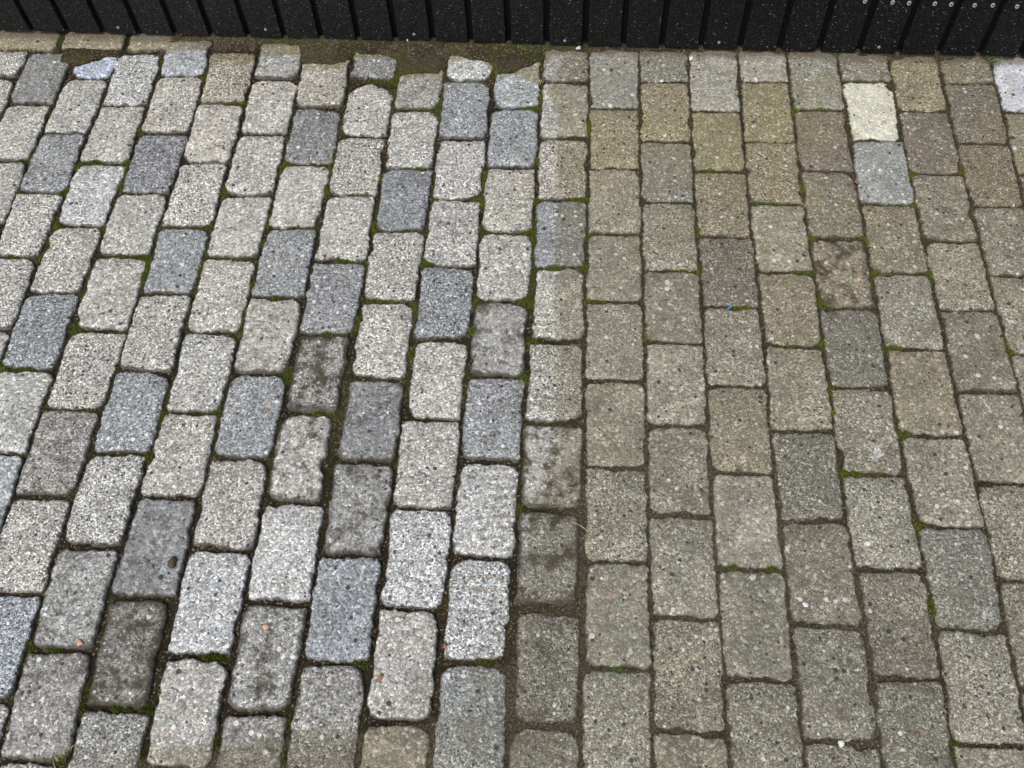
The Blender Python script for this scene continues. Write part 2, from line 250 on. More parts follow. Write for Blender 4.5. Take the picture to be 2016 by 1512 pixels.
def soil():
    m, nt, b = mat("joint_soil"); n = N(nt); P, X, Y, Z = n.pos()
    moss = n.attr("moss").outputs["Fac"]; dust = n.attr("dust").outputs["Fac"]
    base = n.mix(n.noise(P, 55, 5, .7), (.014, .010, .006), (.042, .030, .016))
    base = n.mix(n.step(n.noise(P, 7, 3), .45, .7), base, (.050, .040, .016))
    d, r, q = n.vor(P, 330)
    base = n.mix(n.m('MULTIPLY', n.m('GREATER_THAN', r, .93), .55), base, (.26, .22, .16))
    dcol = n.mix(n.noise(P, 120, 4, .8), (.036, .029, .016), (.110, .092, .058))
    base = n.mix(dust, base, dcol)
    base = n.mix(1.0, base, n.ramp(n.m('MULTIPLY', n.m('ADD', q, n.vor(P, 620)[1]), .5), [(0, .25), (.45, .9), (.75, 1.5), (1, 2.6)]), 'MULTIPLY')
    gcol = n.mix(n.noise(P, 160, 3, .7), (.026, .032, .007), (.080, .092, .016))
    base = n.mix(moss, base, gcol)
    nt.links.new(base, b.inputs["Base Color"]); b.inputs["Roughness"].default_value = .95; b.inputs["Specular IOR Level"].default_value = .2
    n.bump(n.m('ADD', n.noise(P, 220, 5, .75), n.m('MULTIPLY', r, .4)), 1.0, .004, b)
    return m
def cladding():
    m, nt, b = mat("black_coated_steel"); n = N(nt); P, X, Y, Z = n.pos()
    def streak(sx, sz, scale, rot=0.0):
        mp = nt.nodes.new("ShaderNodeMapping"); mp.inputs["Scale"].default_value = (sx, 1, sz); mp.inputs["Rotation"].default_value = (0, rot, 0)
        nt.links.new(P, mp.inputs[0]); return n.vor(mp.outputs[0], scale)
    d, r, q = streak(1, 1, 500); d5, r5, q5 = streak(.28, 1, 330, .35); d6, r6, q6 = streak(.33, 1, 300, -.7); d7, r7, q7 = streak(1, 1, 170)
    dens = n.m('ADD', n.m('MULTIPLY', n.step(X, .3, -.5), .10), n.m('MULTIPLY', n.noise(P, 14, 3), .12))
    sp = n.m('MULTIPLY', n.m('GREATER_THAN', n.m('ADD', r, dens), .86), n.m('LESS_THAN', d, .45))
    s5 = n.m('MULTIPLY', n.m('GREATER_THAN', r5, .93), n.m('LESS_THAN', d5, .20)); s6 = n.m('MULTIPLY', n.m('GREATER_THAN', r6, .94), n.m('LESS_THAN', d6, .18))
    s7 = n.m('MULTIPLY', n.m('GREATER_THAN', r7, .95), n.m('LESS_THAN', d7, .20))
    film = n.m('MULTIPLY', n.step(n.noise(P, 160, 5, .8), .36, .72), n.m('ADD', .03, n.m('MULTIPLY', n.step(X, .6, -.9), .38)))
    col = n.mix(film, (.0042, .0043, .0046), (.040, .038, .034))
    col = n.mix(n.m('MULTIPLY', sp, .50), col, (.090, .087, .078))
    col = n.mix(n.m('MULTIPLY', n.m('MAXIMUM', s5, s6), .8), col, (.25, .245, .23)); col = n.mix(s7, col, (.30, .30, .28))
    nt.links.new(col, b.inputs["Base Color"]); b.inputs["Roughness"].default_value = .6; b.inputs["Specular IOR Level"].default_value = .16
    n.bump(n.m('ADD', n.noise(P, 300, 3), sp), .25, .001, b)
    return m
def plain(name, c1, c2, scale=60, rough=.8, spec=.3):
    m, nt, b = mat(name); n = N(nt); P, X, Y, Z = n.pos()
    nt.links.new(n.mix(n.noise(P, scale, 3, .6), c1, c2), b.inputs["Base Color"])
    b.inputs["Roughness"].default_value = rough; b.inputs["Specular IOR Level"].default_value = spec; return m
M = dict(concrete=concrete(), soil=soil(), clad=cladding(),
         moss=plain("moss_green", (.075, .095, .012), (.21, .24, .035), 130),
         grass=plain("grass_green", (.07, .115, .022), (.14, .19, .05), 90, .6),
         straw=plain("dry_grass", (.24, .19, .09), (.48, .41, .24), 90, .7),
         zinc=plain("zinc", (.20, .20, .20), (.42, .42, .41), 500, .5, .5), shaded_steel=plain("groove_shade_steel", (.0025, .0025, .003), (.004, .004, .0045), 80, .6, .1), dark=plain("dark_recess", (.01, .01, .01), (.02, .02, .02)),
         shell=plain("pale_stone", (.55, .50, .42), (.80, .78, .72), 300), white=plain("white_stone", (.50, .49, .46), (.78, .77, .74), 500),
         red=plain("red_chip", (.32, .10, .06), (.48, .20, .12), 300), orange=plain("orange_stone", (.50, .28, .14), (.66, .45, .30), 300),
         leaf=plain("dead_leaf", (.20, .10, .05), (.36, .20, .10), 200), blue=plain("blue_plastic", (.02, .20, .62), (.05, .36, .80), 300, .35, .5),
         twig=plain("grey_twig", (.20, .20, .20), (.36, .36, .35), 300), ball=plain("soil_lump", (.030, .022, .013), (.120, .095, .060), 500),
         ground=plain("ground_earth", (.05, .042, .03), (.10, .088, .065), 20, .95))

def link(name, verts, faces, material, parent=None, smooth=True, loc=None):
    me = bpy.data.meshes.new(name); me.from_pydata([tuple(v) for v in verts], [], [tuple(f) for f in faces])
    for mm in (material if isinstance(material, list) else [material]): me.materials.append(mm)
    if smooth: me.polygons.foreach_set("use_smooth", [True] * len(me.polygons))
    me.update(); o = bpy.data.objects.new(name, me); C.objects.link(o)
    if parent: o.parent = parent
    if loc: o.location = loc
    return o
def tag(o, label=None, cat=None, group=None, kind=None):
    for k, v in (("label", label), ("category", cat), ("group", group), ("kind", kind)):
        if v: o[k] = v
    return o

# ------------------------------------------------------------------ one paving block
def resample(poly, step):
    out = []
    for i in range(len(poly)):
        a = poly[i]; b = poly[(i + 1) % len(poly)]; d = math.dist(a, b); k = max(1, int(round(d / step)))
        for j in range(k): out.append((a[0] + (b[0] - a[0]) * j / k, a[1] + (b[1] - a[1]) * j / k))
    return out
def round_quad(q, radii):
    pts = []
    for i in range(4):
        p = Vector(q[i]); a = (Vector(q[i - 1]) - p); b = (Vector(q[(i + 1) % 4]) - p)
        r = min(radii[i], a.length * .45, b.length * .45); a.normalize(); b.normalize()
        s = p + a * r; e = p + b * r
        for t in (0, .22, .42, .58, .78, 1):
            w = p + (s - p) * (1 - t) ** 1.0 * (1 - t) + (e - p) * t * t
            pts.append((w.x, w.y))
    return pts
def outline(quad, seed, ins, chips=True, poly=None, step=.006, rk=1.0):
    r = random.Random(seed)
    if poly:
        pts = resample(poly, .004); chips = False
    else:
        (xa, ya), (xb, yb), (xc, yc), (xd, yd) = quad      # far-left, far-right, near-right, near-left
        l, rt, t, bt = [v / 1000 for v in ins]
        q = [(xa + l, ya - t), (xb - rt, yb - t), (xc - rt, yc + bt), (xd + l, yd + bt)]
        radii = [r.choice((.009, .012, .016, .020, .027)) * r.uniform(.8, 1.25) * rk for _ in range(4)]
        pts = resample(round_quad(q, radii), step)
    n = len(pts); cx = sum(p[0] for p in pts) / n; cy = sum(p[1] for p in pts) / n
    ph = [r.uniform(0, 6.28) for _ in range(6)]
    off = [0.0] * n
    for i in range(n):
        t = 6.2832 * i / n
        off[i] = .0011 * math.sin(3 * t + ph[0]) + .0009 * math.sin(7 * t + ph[1]) + .0006 * math.sin(13 * t + ph[2]) + r.gauss(0, .0010)
    if chips:
        for _ in range(r.choice((0, 1, 1, 2, 3))):
            k = r.randrange(n); dep = r.uniform(.002, .0055); wd = r.uniform(1.4, 3.0)
            for j in range(-5, 6): off[(k + j) % n] -= dep * math.exp(-(j / wd) ** 2)
    res = []
    for i in range(n):
        a = pts[i - 1]; b = pts[(i + 1) % n]; tx, ty = b[0] - a[0], b[1] - a[1]; d = math.hypot(tx, ty) or 1
        nx, ny = -ty / d, tx / d
        if nx * (pts[i][0] - cx) + ny * (pts[i][1] - cy) < 0: nx, ny = -nx, -ny
        res.append((pts[i][0] + nx * off[i], pts[i][1] + ny * off[i], nx, ny))
    return res, (cx, cy)
RINGS = [(0, -.050), (0, -.0080), (.0010, -.0044), (.0030, -.0019), (.0065, -.0006), (.72, .0002), (.36, .0004)]
def block(pts, ctr, seed, top=0.0, tilt=(0, 0), rings=RINGS):
    r = random.Random(seed); n = len(pts); cx, cy = ctr; vs = []; fs = []; ar = []; nk = len(rings)
    amt = (1, 1, .92, .74, .52, .0, 0) if nk == 7 else (1, 1, .3, 0, 0)
    hx = (max(p[0] for p in pts) - min(p[0] for p in pts)) / 2; hy = (max(p[1] for p in pts) - min(p[1] for p in pts)) / 2; ring = None
    for k, (o, z) in enumerate(rings):
        if o < .1:
            sx, sy = max(.3, 1 - o / hx), max(.3, 1 - o / hy); ring = [((x - cx) * sx, (y - cy) * sy) for x, y, nx, ny in pts]; cur = ring
        else:
            cur = [(sum(ring[(i + j) % n][0] for j in range(-4, 5)) / 9 * o, sum(ring[(i + j) % n][1] for j in range(-4, 5)) / 9 * o) for i in range(n)]
        for dx, dy in cur:
            vs.append((dx, dy, z + top + tilt[0] * dx + tilt[1] * dy + (r.gauss(0, .00045) if 0 < k < nk - 2 else 0))); ar.append(amt[k])
    vs.append((0, 0, rings[-1][1] + top)); ar.append(0)
    for k in range(nk - 1):
        for i in range(n):
            j = (i + 1) % n; fs.append((k * n + i, k * n + j, (k + 1) * n + j, (k + 1) * n + i))
    a = sum(pts[i][0] * pts[(i + 1) % n][1] - pts[(i + 1) % n][0] * pts[i][1] for i in range(n))
    for i in range(n): fs.append(((nk - 1) * n + i, (nk - 1) * n + (i + 1) % n, nk * n))
    if a < 0: fs = [tuple(reversed(f)) for f in fs]
    return vs, fs, ar
def set_attr(me, name, typ, arr):
    at = me.attributes.new(name, typ, 'POINT'); at.data.foreach_set("color" if typ == 'FLOAT_COLOR' else "value", np.asarray(arr, np.float32).ravel())

# ------------------------------------------------------------------ paving layout
FR = [(-1.50, .27), (1.04, .20), (.70, -1.43), (-.935, -1.50)]
def in_poly(px, py, poly):
    ins = np.zeros(np.shape(px), bool); n = len(poly)
    for i in range(n):
        x1, y1 = poly[i][:2]; x2, y2 = poly[(i + 1) % n][:2]
        c = ((y1 > py) != (y2 > py)) & (px < (x2 - x1) * (py - y1) / ((y2 - y1) or 1e-12) + x1); ins ^= c
    return ins
def seen(q):
    xs = np.array([p[0] for p in q]); ys = np.array([p[1] for p in q])
    if in_poly(xs, ys, FR).any(): return True
    return bool(in_poly(np.array([p[0] for p in FR]), np.array([p[1] for p in FR]), q).any())
blocks = []     # (n, i, quad, poly)
for n in range(-26, 22):
    if n in KJ:
        js = [v / 1000 for v in KJ[n]]
        if n >= -1 or n in (-9, -7): js[0] = None
    else:
        js = [None] + [(-L * (k if n % 2 == 0 else k - .5)) for k in range(0, 9)]
        if n < -13: js = [.186] + [v for v in js[1:]]
    while js[-1] > -2.7: js.append(js[-1] - L + rng.uniform(-.002, .002))
    for i in range(len(js) - 1):
        t, bt = js[i], js[i + 1]
        if t is None:
            xm = (n + .5) * W; t = wall_y(xm) + .022
        k1, k2 = rng.uniform(-.0016, .0016), rng.uniform(-.0016, .0016)
        q = [(xline(n, t), t + k1), (xline(n + 1, t), t - k1), (xline(n + 1, bt), bt - k2), (xline(n, bt), bt + k2)]
        pl = [(a / 1000, c / 1000) for a, c in POLY[(n, i)]] if (n, i) in POLY else None
        blocks.append((n, i, q, pl))
xs = -1.327
while xs > -3.0:                                   # cut blocks laid lengthways against the foot of the wall
    x0 = xs - .176; blocks.append((-90, 't', [(x0, wall_y(x0) + .02), (xs, wall_y(xs) + .02), (xs, .186), (x0, .187)], None)); xs = x0
for x0, x1 in ((-1.318, -1.155), (-1.152, -1.036)):
    blocks.append((-90, 't', [(x0, wall_y(x0) + .02), (x1, wall_y(x1) + .02), (x1, .184), (x0, .184)], None))

# ------------------------------------------------------------------ soil bed: heights, moss and dust
mossp = np.array(MOSS) / 1000.0
GX0, GX1, GY0, GY1, GS = -1.62, 1.14, -1.56, .32, .0048
gx = np.arange(GX0, GX1, GS); gy = np.concatenate([np.arange(GY0, .06, .006), np.arange(.06, GY1, .0025)]); XX, YY = np.meshgrid(gx, gy)
gxe = grime_x(YY)
dust = sstep(-.02, .10, XX - gxe) * sstep(-.55, -.95, YY) * (1 - sstep(.42, .62, XX + .25 * (YY + 1.2)))
dust = np.clip(np.maximum(dust, .45 * sstep(-.02, .10, XX - gxe)) * (.6 + .8 * vnoise(XX, YY, 9)), 0, 1)
moss = np.zeros_like(XX)
for mx, my in mossp:
    a = np.abs(XX - mx) < .05; i0, i1 = np.searchsorted(gx, (mx - .05, mx + .05)); j0, j1 = np.searchsorted(gy, (my - .05, my + .05))
    d2 = (XX[j0:j1, i0:i1] - mx) ** 2 + (YY[j0:j1, i0:i1] - my) ** 2
    moss[j0:j1, i0:i1] = np.maximum(moss[j0:j1, i0:i1], np.exp(-d2 / (.013 ** 2)))
dirty_side = sstep(-.02, .05, XX - gxe)
gen = vnoise(XX, YY, 8) * .6 + vnoise(XX, YY, 40) * .4
moss = np.clip(moss + .75 * sstep(.46, .70, gen) * sstep(-1.15, -.35, YY) * (1 - dust) * (1 - .55 * dirty_side), 0, 1)
dirty_side = sstep(-.02, .05, XX - gxe)
H = -.0105 + .0050 * dirty_side + .0014 * dust * (.4 + .9 * vnoise(XX, YY, 25)) + .0045 * moss * (1 - .5 * dirty_side)
MUDL = [(-1.60, .30), (-1.045, .30), (-1.04, .222), (-.935, .220), (-.925, .192), (-.822, .188), (-.812, .208), (-.715, .204), (-.700, .150), (-.685, .142), (-.64, .139), (-.592, .141), (-.575, .186), (-.468, .165), (-.455, .107),
        (-.40, .110), (-.365, .116), (-.349, .150), (-.335, .182), (-.283, .162), (-.245, .152), (-.227, .128), (-.205, .122), (-.16, .140), (-.118, .168), (-.112, .195), (-.08, .200), (.3, .198), (1.2, .172)]
ml = np.interp(XX, [q[0] for q in MUDL], [q[1] for q in MUDL]) + .016 * (vnoise(XX, YY, 45) - .5) + .003 * (vnoise(XX, YY, 110) - .5)
ml = np.where((XX > -1.30) & (XX < -1.155), .137 + .010 * (vnoise(XX, YY, 60) - .5) + .03 * sstep(-1.235, -1.205, XX) + .2 * (YY > .184), ml)
over = YY - ml
bank = np.where(over > -.008, np.minimum(over * .40, .0024 + over * .07) + .0045 * (vnoise(XX, YY, 60) - .4) * np.clip(over / .02, 0, 1) + .003 * (vnoise(XX, YY, 150) - .5) * np.clip(over / .02, 0, 1), -1)
H = np.maximum(H, bank)
H += .0022 * (vnoise(XX, YY, 90) - .5) * (bank < 0) + .0016 * (nr.random(XX.shape) - .5) * (over < -.01)
moss = np.where(over > 0, moss * .5 + .25 * sstep(.55, .8, vnoise(XX, YY, 30)), moss)
dust = np.where(over > 0, (.35 + .65 * sstep(.3, .75, vnoise(XX, YY, 22))) * .85, dust)
nx_, ny_ = len(gx), len(gy)
verts = np.stack([XX, YY, H], -1).reshape(-1, 3)
idx = np.arange(nx_ * ny_).reshape(ny_, nx_)
faces = np.stack([idx[:-1, :-1], idx[:-1, 1:], idx[1:, 1:], idx[1:, :-1]], -1).reshape(-1, 4)
me = bpy.data.meshes.new("pavement"); me.vertices.add(len(verts)); me.vertices.foreach_set("co", verts.ravel())
me.loops.add(faces.size); me.loops.foreach_set("vertex_index", faces.ravel().astype(np.int32))
me.polygons.add(len(faces)); me.polygons.foreach_set("loop_start", np.arange(0, faces.size, 4, dtype=np.int32))
me.polygons.foreach_set("use_smooth", np.ones(len(faces), bool)); me.update(calc_edges=True); me.validate()
me.materials.append(M['soil']); set_attr(me, "moss", 'FLOAT', moss); set_attr(me, "dust", 'FLOAT', dust)
pavement = bpy.data.objects.new("pavement", me); C.objects.link(pavement)
tag(pavement, "paving of grey concrete blocks, washed pale on the left and grimy on the right", None, None, "structure")
g = link("ground", [(-60, -60, -.013), (60, -60, -.013), (60, 60, -.013), (-60, 60, -.013)], [(0, 1, 2, 3)], M['ground'])
tag(g, "bare earth under and around the paving", None, None, "structure")

# ------------------------------------------------------------------ bricks
MG = .003; mgx = np.arange(-1.7, 1.2, MG); mgy = np.arange(-1.6, .3, MG); inbrick = np.zeros((len(mgy), len(mgx)), bool)
ov, of, oa, ot, orr = [], [], [], [], []
for n, i, q, pl in blocks:
    seed = (n + 100) * 131 + (i if isinstance(i, int) else 77) * 17 + int(q[0][0] * 1000)
    r = random.Random(seed)
    code = 't' if i == 't' else (CODES[n][i] if n in CODES and i < len(CODES[n]) else r.choice("wwwwbmgt"))
    base = TINT[code]; v = r.uniform(.93, 1.07); wv = r.uniform(-.018, .018)
    tint = (base[0] * v * (1 + wv), base[1] * v, base[2] * v * (1 - wv), STAINX.get((n, i), STAIN.get(code, .14)) * r.uniform(.8, 1.1))
    res = RESIST.get((n, i), r.uniform(.85, 1.0))
    vis = seen(q)
    ins = INSET.get((n, i)) or [r.uniform(1.7, 3.8), r.uniform(1.7, 3.8), r.uniform(2.4, 4.8), r.uniform(2.4, 4.8)]
    if n >= 0: ins = [a * (.42 if q[0][1] > -.35 else .56) for a in ins]
    if vis:
        pts, ctr = outline(q, seed, ins, True, pl, .006, .72 if n >= 0 else 1.0)
        tz = r.gauss(0, .0012); tz = max(tz, -.0004) if n >= -1 else tz; ts = .6 if n >= -1 else 1.0
        vs, fs, ar = block(pts, ctr, seed, tz, (r.gauss(0, .008) * ts, r.gauss(0, .006) * ts))
        o = link("brick", vs, fs, M['concrete'], pavement, True, (ctr[0], ctr[1], 0))
        set_attr(o.data, "tint", 'FLOAT_COLOR', [tint] * len(vs)); set_attr(o.data, "resist", 'FLOAT', [res] * len(vs)); set_attr(o.data, "arris", 'FLOAT', ar)
        a0, a1 = np.searchsorted(mgx, (min(p[0] for p in pts), max(p[0] for p in pts))); b0, b1 = np.searchsorted(mgy, (min(p[1] for p in pts), max(p[1] for p in pts)))
        if a1 > a0 and b1 > b0:
            px, py = np.meshgrid(mgx[a0:a1], mgy[b0:b1]); inbrick[b0:b1, a0:a1] |= in_poly(px, py, [(p[0] - p[2] * .0015, p[1] - p[3] * .0015) for p in pts])
    else:
        pts, ctr = outline(q, seed, ins, True, pl, .03)
        vs, fs, ar = block(pts, ctr, seed, r.gauss(0, .001), (0, 0), [(0, -.05), (0, -.006), (.004, -.001), (.7, 0), (.3, 0)])
        b = len(ov); ov += [(x + ctr[0], y + ctr[1], z) for x, y, z in vs]; of += [tuple(k + b for k in f) for f in fs]; oa += ar
        ot += [tint] * len(vs); orr += [res] * len(vs)
o = link("outer_bricks", ov, of, M['concrete'], pavement); o["kind"] = "stuff"
set_attr(o.data, "tint", 'FLOAT_COLOR', ot); set_attr(o.data, "resist", 'FLOAT', orr); set_attr(o.data, "arris", 'FLOAT', oa)

# ------------------------------------------------------------------ black profiled wall
wall = bpy.data.objects.new("metal_wall", None); C.objects.link(wall)
wall.location = (0, WALL_B, 0); wall.rotation_euler = (0, 0, math.atan(WALL_A))
tag(wall, "black ribbed metal wall with dusty upright panels along the far edge of the paving", "wall")
PITCH, G0, WB, WT = .09206, -1.3948, .011, 1.9
def prism(profile, z0, z1):
    n = len(profile); vs = [(x, y, z0) for x, y in profile] + [(x, y, z1) for x, y in profile]
    fs = [(i, (i + 1) % n, n + (i + 1) % n, n + i) for i in range(n)] + [tuple(reversed(range(n))), tuple(range(n, 2 * n))]
    return vs, fs
k0, k1 = -22, 50
vs, fs = prism([(G0 + k0 * PITCH, .0068), (G0 + k1 * PITCH, .0068), (G0 + k1 * PITCH, .014), (G0 + k0 * PITCH, .014)], WB + .0015, WT)
link("back_sheet", vs, fs, M['shaded_steel'], wall, False)  # groove floor coloured near black: the grooves' shade is put into its material
vs, fs = prism([(-.0402, .0064), (-.0388, -.0028), (-.0378, -.0040), (.0378, -.0040), (.0388, -.0028), (.0402, .0064)], WB, WT)
panel = None
for k in range(k0, k1):
    x = G0 + (k + .5) * PITCH
    if panel is None: panel = link("panel", vs, fs, M['clad'], wall, False); o = panel
    else: o = bpy.data.objects.new("panel", panel.data); C.objects.link(o); o.parent = wall
    o.location = (x, 0, rng.uniform(-.0006, .0006))
def screw_mesh(name, r, sq=1.0):
    vs = []; fs = []; K = 14
    prof = [(r * 1.0, .0, 0), (r * 1.0, -.0009, 0), (r * .86, -.0016, 0), (r * .5, -.0019, 0), (r * .42, -.0009, 0)]
    for rr, y, _ in prof:
        for j in range(K):
            t = 6.2832 * j / K; vs.append((rr * math.cos(t), y, rr * math.sin(t) * sq))
    for a in range(len(prof) - 1):
        for j in range(K): fs.append((a * K + j, (a + 1) * K + j, (a + 1) * K + (j + 1) % K, a * K + (j + 1) % K))
    fs.append(tuple((len(prof) - 1) * K + j for j in reversed(range(K))))
    o = link(name, vs, fs, [M['zinc'], M['dark']], wall); o.data.polygons[len(o.data.polygons) - 1].material_index = 1; return o
sc = None
for x, z in [(-1.167, .029), (-.793, .034), (-.427, .031), (-.062, .023), (.303, .029), (.674, .027), (1.04, .028), (-1.54, .03)]:
    if sc is None: sc = screw_mesh("screw", .0034); o = sc
    else: o = bpy.data.objects.new("screw", sc.data); C.objects.link(o); o.parent = wall
    o.location = (x, -.0042, z)
sc2 = None
for x, z in [(.608, .151), (.669, .150), (.705, .149), (.761, .149), (.797, .148), (.848, .147), (.887, .148), (.940, .146), (.975, .147), (1.03, .146)]:
    if sc2 is None: sc2 = screw_mesh("screw", .0046, 1.25); o = sc2
    else: o = bpy.data.objects.new("screw", sc2.data); C.objects.link(o); o.parent = wall
    o.location = (x, -.0042, z); o.rotation_euler = (0, rng.uniform(-.5, .5), 0)

# ------------------------------------------------------------------ moss in the joints
def joint_free(x, y):
    i = ((np.asarray(x) - mgx[0]) / MG).astype(int); j = ((np.asarray(y) - mgy[0]) / MG).astype(int)
    ok = (i >= 0) & (j >= 0) & (i < len(mgx)) & (j < len(mgy)); i = np.clip(i, 0, len(mgx) - 1); j = np.clip(j, 0, len(mgy) - 1)
    return ok & ~inbrick[j, i]
def soil_z(x, y):
    i = np.clip(((np.asarray(x) - GX0) / GS).astype(int), 0, nx_ - 1); j = np.clip(np.searchsorted(gy, np.asarray(y)), 0, ny_ - 1)
    return H[j, i], moss[j, i]
cand = [nr.normal(0, 1, (420, 2)) * (.0105, .0085) + p for p in mossp]
cand.append(np.stack([nr.uniform(-1.55, 1.08, 260000), nr.uniform(-1.5, .2, 260000)], 1))
mp = np.concatenate(cand); keep = joint_free(mp[:, 0], mp[:, 1]); mp = mp[keep]
mz, mm_ = soil_z(mp[:, 0], mp[:, 1]); nh = len(mp); pr = nr.random(nh) < np.clip(mm_ * 1.0, 0, .95); mp = mp[pr]; mz = mz[pr]; mm_ = mm_[pr]
nb = len(mp); an = nr.uniform(0, 6.283, nb); hh = nr.uniform(.0030, .0080, nb) * (.6 + .6 * mm_); ww = nr.uniform(.0006, .0012, nb); ln = nr.uniform(0, .004, nb); la = nr.uniform(0, 6.283, nb)
ca, sa = np.cos(an) * ww, np.sin(an) * ww
V0 = np.stack([mp[:, 0] - ca, mp[:, 1] - sa, mz - .0005], 1); V1 = np.stack([mp[:, 0] + ca, mp[:, 1] + sa, mz - .0005], 1)
V2 = np.stack([mp[:, 0] + np.cos(la) * ln, mp[:, 1] + np.sin(la) * ln, mz + hh], 1)
mv = np.stack([V0, V1, V2], 1).reshape(-1, 3); mf = np.arange(nb * 3, dtype=np.int32)
me = bpy.data.meshes.new("moss"); me.vertices.add(len(mv)); me.vertices.foreach_set("co", mv.ravel()); me.loops.add(len(mf)); me.loops.foreach_set("vertex_index", mf)
me.polygons.add(nb); me.polygons.foreach_set("loop_start", np.arange(0, nb * 3, 3, dtype=np.int32)); me.update(calc_edges=True); me.materials.append(M['moss'])
o = bpy.data.objects.new("moss", me); C.objects.link(o); tag(o, "short green moss growing in the joints between the paving blocks", "moss", None, "stuff")

# ------------------------------------------------------------------ grass tufts and litter
def tuft(name, label, cat, x, y, count, length, spread, material, z=0.0, lean=(0, 0), wd=.0011, seed=1, flat=.35):
    r = random.Random(seed); vs = []; fs = []
    for _ in range(count):
        a = r.uniform(0, 6.2832); h = length * r.uniform(.5, 1.1); bx, by = r.gauss(0, spread), r.gauss(0, spread * .6)
        dx, dy = math.cos(a) + lean[0], math.sin(a) + lean[1]; w = wd * r.uniform(.6, 1.2); pz = -.004; px, py = bx, by
        up = r.uniform(.25, 1.0); nx, ny = -math.sin(a), math.cos(a); b0 = len(vs); seg = 5
        for s in range(seg + 1):
            t = s / seg; ww_ = w * (1 - t * .92)
            vs += [(px - nx * ww_, py - ny * ww_, pz), (px + nx * ww_, py + ny * ww_, pz + ww_ * .5)]
            st = h / seg; lift = up * (1 - t * 1.15); px += dx * st * (flat + .6 * t); py += dy * st * (flat + .6 * t); pz = max(pz + st * lift, .0006 if s > 0 else pz)
        for s in range(seg): fs.append((b0 + 2 * s, b0 + 2 * s + 1, b0 + 2 * s + 3, b0 + 2 * s + 2))
    o = link(name, vs, fs, material, None, True, (x, y, z)); return tag(o, label, cat)
T = [("grass_tuft", "dry grass tuft at the wall foot, left of the pale block below the screw", "grass", -.872, .212, 26, .026, .007, 'straw', 41),
 ("grass_tuft", "thin yellow grass tuft at the wall foot, between two soil covered gaps", "grass", -.700, .206, 20, .028, .006, 'straw', 42),
 ("grass_sprig", "bright green sprig beside the pale half block under the wall", "grass", -.226, .118, 22, .016, .007, 'grass', 43),
 ("grass_tuft", "withered brown tuft in the joint where the washed and grimy halves meet near the wall", "grass", -.120, .088, 14, .020, .005, 'straw', 44),
 ("grass_tuft", "straw coloured tuft on the grimy side, left of the blue grey block", "grass", .462, -.276, 20, .022, .008, 'straw', 45),
 ("grass_tuft", "pale bleached tuft in the joint right of the pitted brown block", "grass", .602, -.456, 18, .022, .008, 'straw', 46),
 ("grass_tuft", "green and brown grass tuft under the wall beside the whitish corner block", "grass", .942, .168, 44, .045, .011, 'grass', 47),
 ("grass_sprig", "few green blades over the right edge of the whitish corner block", "grass", .992, .074, 12, .030, .006, 'grass', 48),
 ("weed", "small pale weed in the joint at the middle of the grimy side", "weed", .124, -.628, 16, .013, .007, 'grass', 49),
 ("weed", "flat green weed in the soil joint near the bottom middle", "weed", .066, -1.285, 40, .017, .012, 'grass', 50),
 ("grass_tuft", "small upright straw tuft beside the dark grey block right of centre", "grass", .352, -.438, 14, .020, .004, 'straw', 51),
 ("grass_sprig", "light green sprig beside the blue grey block in the middle of the paving", "grass", -.122, -.738, 14, .017, .006, 'grass', 52),
 ("grass_tuft", "dry tuft in the joint under the lengthways cut block at the upper left", "grass", -1.279, .190, 18, .018, .009, 'straw', 53),
 ("grass_tuft", "dry tuft at the left end of the lengthways cut blocks", "grass", -1.383, .189, 16, .016, .008, 'straw', 54),
 ("grass_tuft", "dry grass tuft in the lower left corner joint", "grass", -.822, -1.452, 22, .024, .012, 'straw', 55),
 ("grass_tuft", "tiny rust brown tuft in a cross joint near the top of the grimy side", "grass", .068, -.190, 14, .013, .006, 'leaf', 56)]
for nm, lb, ct, x, y, cnt, ln_, spd, mt, sd_ in T: tuft(nm, lb, ct, x, y, cnt, ln_, spd, M[mt], 0.0, (0, -.35) if y > .15 else (0, 0), .0009, sd_)
# seedling with a white bud, against the wall
sdl = bpy.data.objects.new("seedling", None); C.objects.link(sdl); sdl.location = (-.443, .197, .004)
tag(sdl, "thin seedling with a white bud at the foot of the wall", "plant")
vs, fs = [], []
for s in range(6):
    t = s / 5; c = (.004 * math.sin(3 * t), -.002 * t, .024 * t)
    for j in range(5): vs.append((c[0] + .0007 * math.cos(j * 1.2566), c[1] + .0007 * math.sin(j * 1.2566), c[2]))
for s in range(5):
    for j in range(5): fs.append((s * 5 + j, s * 5 + (j + 1) % 5, s * 5 + 5 + (j + 1) % 5, s * 5 + 5 + j))
link("stem", vs, fs, M['grass'], sdl)
def lump(name, size, seed, material, parent=None, loc=(0, 0, 0), rough=.22, rz=0.0, sub=2):
    import bmesh
    bm = bmesh.new(); bmesh.ops.create_icosphere(bm, subdivisions=sub, radius=1); r = random.Random(seed)
    ph = [Vector((r.gauss(0, 1), r.gauss(0, 1), r.gauss(0, 1))) for _ in range(5)]
    for v in bm.verts:
        f = 1 + rough * sum(math.sin(2.2 * v.co.dot(p) + k) for k, p in enumerate(ph)) / 3
        v.co = Vector((v.co.x * size[0] * f, v.co.y * size[1] * f, v.co.z * size[2] * f))
    me = bpy.data.meshes.new(name); bm.to_mesh(me); bm.free(); me.materials.append(material)
    me.polygons.foreach_set("use_smooth", [True] * len(me.polygons))
    o = bpy.data.objects.new(name, me); C.objects.link(o); o.location = loc; o.rotation_euler = (0, 0, rz)
    if parent: o.parent = parent
    return o
lump("bud", (.0024, .0024, .0026), 3, M['white'], sdl, (.002, -.002, .025), .1)
